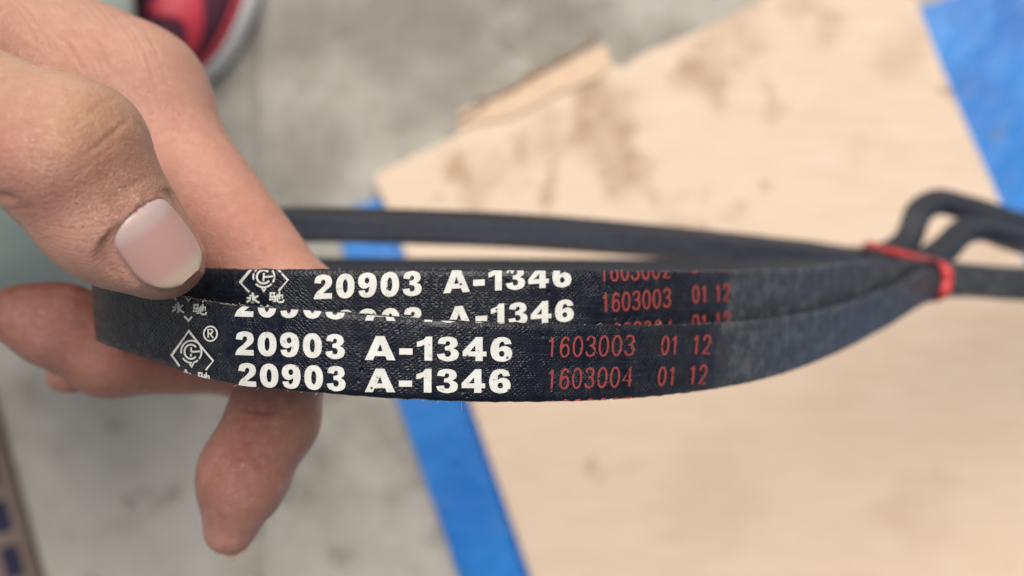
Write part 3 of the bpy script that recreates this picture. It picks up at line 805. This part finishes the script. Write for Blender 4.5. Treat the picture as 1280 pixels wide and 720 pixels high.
# ------------------------------------------------------------------ red tie round the bundle
M_tie = simple('red_tie_plastic', (.50, .035, .04), .45, .2, 200, .0004)
def tie():
    c = [P(1181, 333, 284), P(1184, 351, 283), P(1177, 371, 285), P(1160, 374, 305), P(1130, 362, 345), P(1098, 330, 366), P(1082, 308, 356), P(1088, 307, 331), P(1112, 313, 322), P(1142, 321, 310), P(1168, 327, 295)]
    K = len(c); n = 12; pts_ = []
    for k in range(K):
        p0, p1, p2, p3 = c[k - 1], c[k], c[(k + 1) % K], c[(k + 2) % K]
        for j in range(n):
            t = j / n; pts_.append(.5 * ((2 * p1) + (p2 - p0) * t + (2 * p0 - 5 * p1 + 4 * p2 - p3) * t * t + (3 * p1 - p0 - 3 * p2 + p3) * t ** 3))
    cen = sum(pts_, Vector()) / len(pts_); V, Fc = [], []; N = len(pts_); m = 10
    for i in range(N):
        tg = (pts_[(i + 1) % N] - pts_[i - 1]).normalized(); r = (pts_[i] - cen); r = (r - tg * r.dot(tg)).normalized(); b = tg.cross(r)
        for j in range(m):
            an = j / m * 2 * math.pi; V.append(pts_[i] + b * math.cos(an) * .0020 + r * math.sin(an) * .0009)
    for i in range(N):
        for j in range(m): Fc.append((i * m + j, i * m + (j + 1) % m, ((i + 1) % N) * m + (j + 1) % m, ((i + 1) % N) * m + j))
    o = mesh_ob('red_tie', V, Fc, M_tie); tag(o, 'thin red plastic tie looped round the belt bundle', 'tie')
tie()
# ------------------------------------------------------------------ the hand
def Q(px, py, d):               # millimetre space of the lens: x right, y up, z towards the lens
    return np.array([(px - 640) / F * d, (360 - py) / F * d, -d])
VX = .75
LO = np.array([-165., -62., -245.]); HI_ = np.array([-22., 92., -84.])
DIM = np.ceil((HI_ - LO) / VX).astype(int)
BIG = 40.0
AX = [LO[i] + np.arange(DIM[i]) * VX for i in range(3)]
def region(lo, hi):
    a = np.clip(np.floor((lo - LO) / VX).astype(int), 0, DIM); b = np.clip(np.ceil((hi - LO) / VX).astype(int) + 1, 0, DIM)
    return tuple(slice(a[i], b[i]) for i in range(3))
def grid_pts(sl):
    return np.meshgrid(AX[0][sl[0]], AX[1][sl[1]], AX[2][sl[2]], indexing='ij')
def smin(a, b, k):
    h = np.maximum(k - np.abs(a - b), 0) / k
    return np.minimum(a, b) - h * h * k * .25
class Field:
    def __init__(self): self.f = np.full(DIM, BIG, np.float32)
    def blend(self, sl, d, k):
        cur = self.f[sl]; self.f[sl] = smin(cur, d.astype(np.float32), k) if k > 0 else np.minimum(cur, d)
    def cone(self, a, b, ra, rb, k=3.0, flat=None, amt=1.0):
        """round cone a->b; flat = direction along which it is squeezed (amt>1) """
        R = max(ra, rb) + 14; sl = region(np.minimum(a, b) - R, np.maximum(a, b) + R)
        if any(s.stop <= s.start for s in sl): return
        X, Y, Z = grid_pts(sl); p = np.stack([X - a[0], Y - a[1], Z - a[2]], -1)
        ba = b - a
        if flat is not None:
            u = np.array(flat, float); u = u - ba * (u @ ba) / (ba @ ba); u /= np.linalg.norm(u)
            p = p + (p @ u)[..., None] * u * (amt - 1)
        t = np.clip((p @ ba) / (ba @ ba), 0, 1)
        d = np.linalg.norm(p - t[..., None] * ba, axis=-1) - (ra + (rb - ra) * t)
        self.blend(sl, d, k)
    def ball(self, c, r, k=4.0, axes=None, sc=(1, 1, 1)):
        R = max(r * s for s in sc) + 12; sl = region(c - R, c + R)
        if any(s.stop <= s.start for s in sl): return
        X, Y, Z = grid_pts(sl); p = np.stack([X - c[0], Y - c[1], Z - c[2]], -1)
        if axes is not None: p = np.stack([p @ np.array(a_) for a_ in axes], -1)
        q = p / (np.array(sc) * r); n = np.linalg.norm(q, axis=-1)
        d = (n - 1) * r * min(sc); self.blend(sl, d, k)
def nrm(v): v = np.array(v, float); return v / np.linalg.norm(v)

# --- thumb
th = Field()
T_cmc, T_mcp, T_ip = Q(-330, 60, 172), Q(-170, 82, 128), Q(78, 186, 112)
T_mid, T_tip = Q(133, 266, 114.5), Q(206, 326, 120)
tdir = nrm(T_tip - T_ip)
nN = nrm([.67, .165, .72]); nN = nrm(nN - tdir * (nN @ tdir)); nW = np.cross(nN, tdir)     # nail normal, across
th.cone(T_cmc, T_mcp, 15, 12.0, 6)
th.cone(T_mcp, T_ip, 11.0, 9.6, 6)
th.ball(T_ip + nN * .9 + tdir * 1.5, 10.2, 3.5, (tdir, nW, nN), (.85, 1.05, .98)); th.ball(T_ip + nN * 4.6 + tdir * 1.0 + nW * -3.5, 6.4, 3.0)
th.cone(T_ip, T_mid, 9.4, 8.5, 4, flat=nN, amt=1.10)
th.cone(T_mid, T_tip - tdir * .6, 8.5, 6.4, 4, flat=nN, amt=1.12)
th.ball(T_mid + tdir * 2 - nN * 1.6, 8.0, 4, (tdir, nW, nN), (1.15, 1.0, .9))      # pad
# --- index
ix = Field()
I_w, I_mcp, I_pip = Q(-330, -70, 205), Q(164, 126, 166), Q(374, 398, 153)
I_dip, I_tip = Q(340, 526, 158), Q(284, 668, 157)
ix.cone(Q(-260, -20, 205), I_mcp, 17, 13.0, 8)
ix.ball(I_mcp + np.array([2.0, 1.5, 2]), 13.2, 7)
ix.cone(I_mcp, I_pip, 12.3, 9.4, 7)
ix.ball(I_pip, 9.6, 4)
ix.cone(I_pip, I_dip, 9.0, 8.0, 4)
ix.ball(I_dip + np.array([.4, 0, -.5]), 8.4, 4)
im = I_dip * .52 + I_tip * .48 + np.array([-.8, 0, 0])
ix.cone(I_dip, im, 7.8, 8.0, 3); ix.cone(im, I_tip + nrm(I_dip - I_tip) * 1.2, 7.6, 5.0, 4)
ix.ball(im + np.array([-1.3, 0, 1.2]), 7.0, 4, None, (1, 1.35, 1))
# --- middle
mi = Field()
M_mcp, M_pip, M_dip, M_tip = Q(110, 150, 200), Q(320, 443, 192), Q(140, 440, 174), Q(24, 393, 166)
mi.cone(Q(-280, 20, 225), M_mcp, 18, 14, 8); mi.cone(M_mcp, M_pip, 12.5, 9.8, 6); mi.ball(M_pip, 10.0, 4)
mi.cone(M_pip, M_dip, 9.6, 9.5, 4); mm = M_dip * .42 + M_tip * .58 + np.array([0, .6, 0])
mi.cone(M_dip, mm, 9.2, 7.9, 4); mi.cone(mm, M_tip, 7.9, 6.3, 4)
mi.ball(mm + np.array([.5, 1.4, 1.0]), 7.7, 4, None, (1.2, 1, 1))
# --- ring
ri = Field()
R_mcp, R_pip, R_dip, R_tip = Q(60, 170, 222), Q(300, 425, 218), Q(160, 444, 208), Q(86, 468, 196)
ri.cone(Q(-250, 60, 238), R_mcp, 17, 13, 8); ri.cone(R_mcp, R_pip, 11, 9, 6); ri.cone(R_pip, R_dip, 9, 8, 4); ri.cone(R_dip, R_tip, 7.8, 5.2, 4)
# --- palm bulk and web between thumb and index
pa = Field()
pa.cone(Q(-330, 0, 190), Q(60, 100, 175), 20, 12, 10)
pa.cone(T_mcp + np.array([-6, 4, -12]), Q(95, 95, 168), 11, 10, 12)
pa.cone(Q(-380, 40, 200), Q(-250, 60, 196), 26, 26, 14, flat=(0, .5, .8), amt=1.2)
pa.cone(Q(-200, 40, 150), Q(90, 70, 164), 10, 10, 12)

body = smin(ix.f, pa.f, 9.0); body = smin(body, mi.f, 1.6); body = smin(body, ri.f, 1.6)
# thumb joins the web at its root only
zr = np.clip((AX[0][:, None, None] - Q(-60, 0, 125)[0]) / 22, 0, 1)
kk = 12.0 * (1 - zr) + .8 * zr
h = np.maximum(kk - np.abs(body - th.f), 0) / kk
sdf = (np.minimum(body, th.f) - h * h * kk * .25).astype(np.float32)
sdf = np.clip(sdf, -6, 6)
import openvdb as vdb
gr = vdb.FloatGrid(6.0); gr.copyFromArray(sdf)
vv, qq = gr.convertToQuads(isovalue=0.0)
vv = np.asarray(vv, float) * VX + LO; qq = np.asarray(qq)
me = bpy.data.meshes.new('hand'); me.from_pydata(vv.tolist(), [], qq.tolist()); me.update()
tmp = bpy.data.objects.new('tmp', me); COL.objects.link(tmp)
md = tmp.modifiers.new('s', 'SMOOTH'); md.iterations = 3; md.factor = .5
md = tmp.modifiers.new('u', 'SUBSURF'); md.levels = 1; md.render_levels = 1
me2 = bpy.data.meshes.new_from_object(tmp.evaluated_get(bpy.context.evaluated_depsgraph_get()))
bpy.data.objects.remove(tmp); bpy.data.meshes.remove(me)
nv = len(me2.vertices); co = np.zeros(nv * 3); me2.vertices.foreach_get('co', co); co = co.reshape(-1, 3)
no = np.zeros(nv * 3); me2.vertex_normals.foreach_get('vector', no); no = no.reshape(-1, 3)
# outward check
e = co[co[:, 0].argmax()] ; 
if no[co[:, 0].argmax()][0] < 0:
    me2.flip_normals(); no = -no
def proj(c): return 640 + c[:, 0] / -c[:, 2] * F, 360 + c[:, 1] / c[:, 2] * F
view = -co / np.linalg.norm(co, axis=1)[:, None]; facing = (no * view).sum(1)

# --- finger nails: plate on the skin, skin lowered under it and raised round it
class Nail:
    def __init__(s, o, L, N, ln, wd, R, droop=.06):
        s.o = np.array(o, float); s.L = nrm(L); s.N = nrm(np.array(N) - s.L * (np.array(N) @ s.L)); s.W = np.cross(s.N, s.L); s.ln, s.wd, s.R, s.dr = ln, wd, R, droop; s.reach = 4.5
    def half(s, b):                                   # half width along the length
        b = np.clip(b, 0, 1); return s.wd / 2 * np.clip(1 - np.abs(2 * b - 1.02) ** np.where(b < .5, 4.5, 2.7), 0, 1) ** .45 * (.93 + .07 * b)
    def height(s, x, y): return np.sqrt(np.maximum(s.R ** 2 - x ** 2, .1)) - s.R - s.dr * (y / s.ln) ** 2
    def local(s, c): p = c - s.o; return p @ s.W, p @ s.L, p @ s.N
    def dist(s, x, y):                               # >0 outside the outline (mm, rough)
        b = y / s.ln; return np.maximum(np.abs(x) - s.half(b), np.maximum(-y, y - s.ln))
    def press(s, co, no):
        x, y, z = s.local(co); d = s.dist(x, y); hz = s.height(np.clip(x, -s.R * .96, s.R * .96), np.clip(y, 0, s.ln))
        near = (np.abs(z - hz) < s.reach) & (d < 4) & ((no @ s.N) > -.15)
        tipf = np.clip((y - s.ln * .62) / (s.ln * .3), 0, 1)
        want = hz + np.interp(d, [-2.0, -.9, -.35, .15, .7, 1.6, 3.5], [-.6, -.45, -.12, .32, .52, .38, 0]) * (1 - tipf) + np.interp(d, [-2, 0, 1], [-.6, -.5, -.7]) * tipf
        k = np.interp(d, [-1, .6, 3.4], [1, 1, 0]) * near * np.clip((s.reach - np.abs(z - hz)) / (s.reach * .6), 0, 1) * np.clip(((no @ s.N) + .15) / .4, 0, 1)
        dz = np.clip((want - z) * k, -3, 2.2)
        return co + s.N * dz[:, None]
    def build(s, mat, parent):
        n, m = 26, 26; V, UV = [], []
        for i in range(n + 1):
            b = i / n; bb = .004 + .992 * (.5 - .5 * math.cos(math.pi * b)); hw = float(s.half(np.array(bb)))
            for j in range(m + 1):
                a = -1 + 2 * j / m; x = a * hw; y = bb * s.ln
                edge = .18 * abs(a) ** 6 + .5 * max(0, 1 - bb / .14) ** 2
                V.append(s.o + s.W * x + s.L * y + s.N * (float(s.height(np.array(x), np.array(y))) - edge)); UV.append((a * .5, bb))
        Fc = [(i * (m + 1) + j, i * (m + 1) + j + 1, (i + 1) * (m + 1) + j + 1, (i + 1) * (m + 1) + j) for i in range(n) for j in range(m)]
        W_ = [Vector((v[0] / 1000, v[1] / 1000, H + v[2] / 1000)) for v in V]
        o = mesh_ob('fingernail', W_, Fc, mat)
        l = o.data.uv_layers.new(name='mm'); li = np.zeros(len(o.data.loops), int); o.data.loops.foreach_get('vertex_index', li)
        l.data.foreach_set('uv', np.array(UV)[li].ravel())
        sd = o.modifiers.new('t', 'SOLIDIFY'); sd.thickness = .00045; sd.offset = -1
        o.parent = parent; return o
def ray_surface(px, py, dmin, dmax):
    """nearest mesh vertex seen at this column and row"""
    x, y = proj(co); m_ = (np.hypot(x - px, y - py) < 6) & (facing > 0) & (-co[:, 2] > dmin) & (-co[:, 2] < dmax)
    i = np.where(m_)[0]; return co[i[np.argmin(-co[i, 2])]]
nb = ray_surface(178, 258, 90, 135)
nails = [Nail(nb - nN * .25, tdir + nN * -.14, nN, 12.2, 10.6, 6.9, .7)]
idir = nrm(I_tip - I_dip); iN = nrm([.36, -.12, -.92])
nails.append(Nail(I_tip - idir * 6.5 + iN * 5.4, idir - iN * .3, iN, 12.3, 9.0, 7.0, .5))
mdir = nrm(M_tip - M_dip); mN = nrm([-.2, -.9, -.28])
nails.append(Nail(M_tip - mdir * 6.5 + mN * 5.9, mdir - mN * .16, mN, 11.0, 11.5, 7.0, .5))
rdir = nrm(R_tip - R_dip); rN = nrm([-.1, -.6, -.8])
nails.append(Nail(R_tip - rdir * 4.5 + rN * 5.0, rdir - rN * .1, rN, 9.0, 9.5, 6.5, .5))
for nl in nails[1:]: nl.reach = 2.6
for nl in nails: co = nl.press(co, no)

# --- creases: grooves laid on the skin (columns and rows of the photo, depth range in mm)
px_, py_ = proj(co); dd_ = -co[:, 2]
def groove(pl, depth, width, dmin, dmax, lip=.12, fade=True):
    """depth and width in mm"""
    global co
    n = np.array(pl, float); best = np.full(nv, 1e9); par = np.zeros(nv); tot = 0; segl = np.linalg.norm(n[1:] - n[:-1], axis=1); T = segl.sum()
    cand = np.where((px_ > n[:, 0].min() - 40) & (px_ < n[:, 0].max() + 40) & (py_ > n[:, 1].min() - 40) & (py_ < n[:, 1].max() + 40) & (dd_ > dmin) & (dd_ < dmax) & (facing > -.05))[0]
    if not len(cand): return
    p = np.stack([px_[cand], py_[cand]], 1); B_ = np.full(len(cand), 1e9); S_ = np.zeros(len(cand))
    for a, b, l in zip(n[:-1], n[1:], segl):
        t = np.clip(((p - a) @ (b - a)) / (l * l), 0, 1); d = np.linalg.norm(p - a - t[:, None] * (b - a), axis=1)
        u = d < B_; B_[u] = d[u]; S_[u] = (tot + t[u] * l) / T; tot += l
    mmd = B_ / F * dd_[cand]
    f = np.sin(np.pi * np.clip(S_, .02, .98)) ** .5 if fade else 1.0
    depth *= .55
    g = -depth * np.exp(-(mmd / width) ** 2) + depth * lip * np.exp(-((mmd - width * 2.2) / (width * 1.3)) ** 2)
    co[cand] += no[cand] * (g * f)[:, None]
# thumb knuckle
TH = (88, 128)
groove([(100, 200), (118, 186), (140, 168), (160, 150)], .42, .34, *TH); groove([(146, 312), (154, 334), (172, 354), (190, 364)], .6, .5, *TH)
groove([(92, 222), (112, 204), (130, 190), (150, 172)], .16, .35, *TH)
groove([(112, 140), (130, 128), (150, 120)], .22, .35, *TH)
groove([(84, 172), (100, 150), (124, 132)], .12, .4, *TH)
for k, (x, dp) in enumerate([(12, .06), (30, .09), (46, .11), (64, .06), (78, .05)]):
    groove([(x + 26, 92 + k * 5), (x + 8, 112 + k * 4), (x, 140), (x + 2, 170), (x + 8, 200)], dp, .28, *TH)
groove([(-4, 243), (10, 247), (20, 253)], .7, .6, *TH); groove([(4, 262), (24, 262), (44, 258)], .2, .4, *TH)
groove([(150, 240), (168, 232), (186, 222)], .18, .4, *TH); groove([(130, 250), (150, 240), (170, 222)], .10, .35, *TH)
# web and back of the index
IX = (128, 215)
rw = random.Random(5)
for k in range(15):
    x = 6 + k * 11 + rw.uniform(-3, 3); y = -6 + k * 1.0; ln = rw.uniform(.6, 1.0)
    groove([(x, y), (x + 26 * ln, y + 28 * ln), (x + 46 * ln, y + 58 * ln), (x + 58 * ln, y + 96 * ln)], rw.uniform(.16, .34), .27, *IX)
groove([(60, 30), (88, 62), (104, 88)], .6, .4, *IX); groove([(100, 30), (126, 62), (142, 98)], .55, .4, *IX)
groove([(150, 95), (158, 118), (166, 142)], .25, .5, *IX)
groove([(193, 200), (210, 188), (222, 178)], .25, .7, *IX); groove([(200, 240), (214, 222), (226, 205)], .15, .6, *IX)
# palmar crease of the index end joint, pad lines
groove([(296, 513), (312, 521), (332, 523), (352, 520)], 1.4, .75, 135, 175, .3); groove([(300, 529), (318, 533), (336, 533)], .12, .5, 135, 175)
groove([(240, 300), (300, 316), (380, 322)], .12, 1.2, *IX)

# --- colours of the skin: lighter back, red pads, yellow callus over the thumb joint; some light and shade tinted in
base = np.array([.46, .238, .158]); tint = np.tile(base, (nv, 1))
def blot(px, py, d, r, col, s, n=None):
    c = Q(px, py, d); q = np.linalg.norm(co - c, axis=1); w = np.exp(-(q / r) ** 2) * s
    if n is not None: w = w * np.clip(no @ nrm(n) + .25, 0, 1)
    tint[:] = tint * (1 - w[:, None]) + np.array(col) * .85 * w[:, None]
RED_SHADE = (.20, .045, .036); PINK = (.60, .27, .215); YEL = (.62, .42, .19); TAN = (.58, .35, .245); BRN = (.44, .22, .13)
for px, py, d, r in [(60, 370, 162, 19), (20, 385, 160, 14), (110, 400, 165, 19)]: blot(px, py, d, r, RED_SHADE, .85)  # red pads of the middle finger, darkened by painted shade from thumb and belts
blot(180, 440, 170, 18, (.36, .12, .09), .8); blot(250, 470, 176, 16, (.44, .18, .125), .7); blot(40, 425, 160, 9, (.60, .30, .24), .5)
for px, py, d, r, s in [(285, 600, 150, 12, .7), (320, 550, 150, 12, .65), (325, 500, 148, 10, .5), (280, 650, 152, 10, .4)]: blot(px, py, d, r, (.235, .072, .06), min(.92, s * 1.35))  # reddish lower index pad, with the shade of its left side tinted in
blot(95, 460, 190, 14, (.36, .13, .10), .8); blot(325, 519, 149, 5, (.32, .09, .07), .35); blot(285, 672, 152, 7, (.5, .25, .2), .5); blot(385, 540, 152, 8, (.50, .24, .15), .6)
blot(370, 590, 160, 8, (.62, .30, .19), .6)  # paler orange right edge: bounced light painted into the tint
blot(60, 130, 104, 22, TAN, .75); blot(30, 90, 108, 18, (.58, .38, .25), .6); blot(125, 165, 103, 6, YEL, .7); blot(128, 188, 102, 5.5, (.74, .53, .26), .9); blot(116, 212, 102, 6, YEL, .7); blot(150, 150, 104, 6, (.50, .29, .14), .5)
blot(165, 205, 106, 9, (.34, .16, .09), .85); blot(158, 245, 106, 7, (.38, .18, .11), .65); blot(20, 225, 106, 8, (.45, .17, .13), .6); blot(60, 260, 106, 12, (.60, .30, .22), .5); blot(120, 320, 108, 10, (.62, .32, .25), .5); blot(10, 190, 104, 9, (.52, .21, .17), .5)  # thumb's right face: brown skin with its shade mixed into the colour
blot(230, 200, 152, 18, PINK, .6); blot(300, 300, 146, 16, (.62, .29, .22), .6); blot(200, 100, 152, 20, (.60, .33, .25), .5); blot(250, 330, 142, 14, (.50, .19, .14), .5); blot(60, 40, 158, 25, (.56, .31, .23), .5)
# --- object
W3 = co / 1000.0; W3[:, 2] += H
me2.vertices.foreach_set('co', W3.ravel()); me2.name = 'hand'
me2.polygons.foreach_set('use_smooth', [True] * len(me2.polygons))
ca = me2.color_attributes.new('tint', 'FLOAT_COLOR', 'POINT')
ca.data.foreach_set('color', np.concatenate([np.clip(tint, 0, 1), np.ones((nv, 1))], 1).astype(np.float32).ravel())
ra = me2.attributes.new('ridge', 'FLOAT', 'POINT')
pad = np.zeros(nv)
for px, py, d, r in [(60, 300, 110, 9), (30, 270, 110, 8), (100, 335, 112, 8)]: pad = np.maximum(pad, np.exp(-(np.linalg.norm(co - Q(px, py, d), axis=1) / r) ** 4))
for px, py, d, r in [(60, 375, 160, 10), (290, 620, 150, 10)]: pad = np.maximum(pad, .2 * np.exp(-(np.linalg.norm(co - Q(px, py, d), axis=1) / r) ** 4))
ra.data.foreach_set('value', pad.astype(np.float32))
fa = me2.attributes.new('flake', 'FLOAT', 'POINT'); fv = np.zeros(nv)
for px, py, d, r in [(152, 262, 106, 2.6), (160, 238, 107, 2.2), (146, 288, 107, 1.6), (176, 236, 108, 2.0), (40, 205, 102, 1.2), (170, 300, 109, 1.0)]: fv = np.maximum(fv, np.exp(-(np.linalg.norm(co - Q(px, py, d), axis=1) / (r * 1.6)) ** 2))
fa.data.foreach_set('value', fv.astype(np.float32))
c_ = Q(150, 330, 128) / 1000; RIDGE_C = (c_[0], c_[1], c_[2] + H)
me2.materials.clear(); me2.materials.append(mat_skin()); me2.update()
hand = bpy.data.objects.new('hand', me2); COL.objects.link(hand)
tag(hand, 'bare hand pinching the belts between thumb and index finger', 'hand')
M_nail = mat_nail()
for nl in nails: nl.build(M_nail, hand)
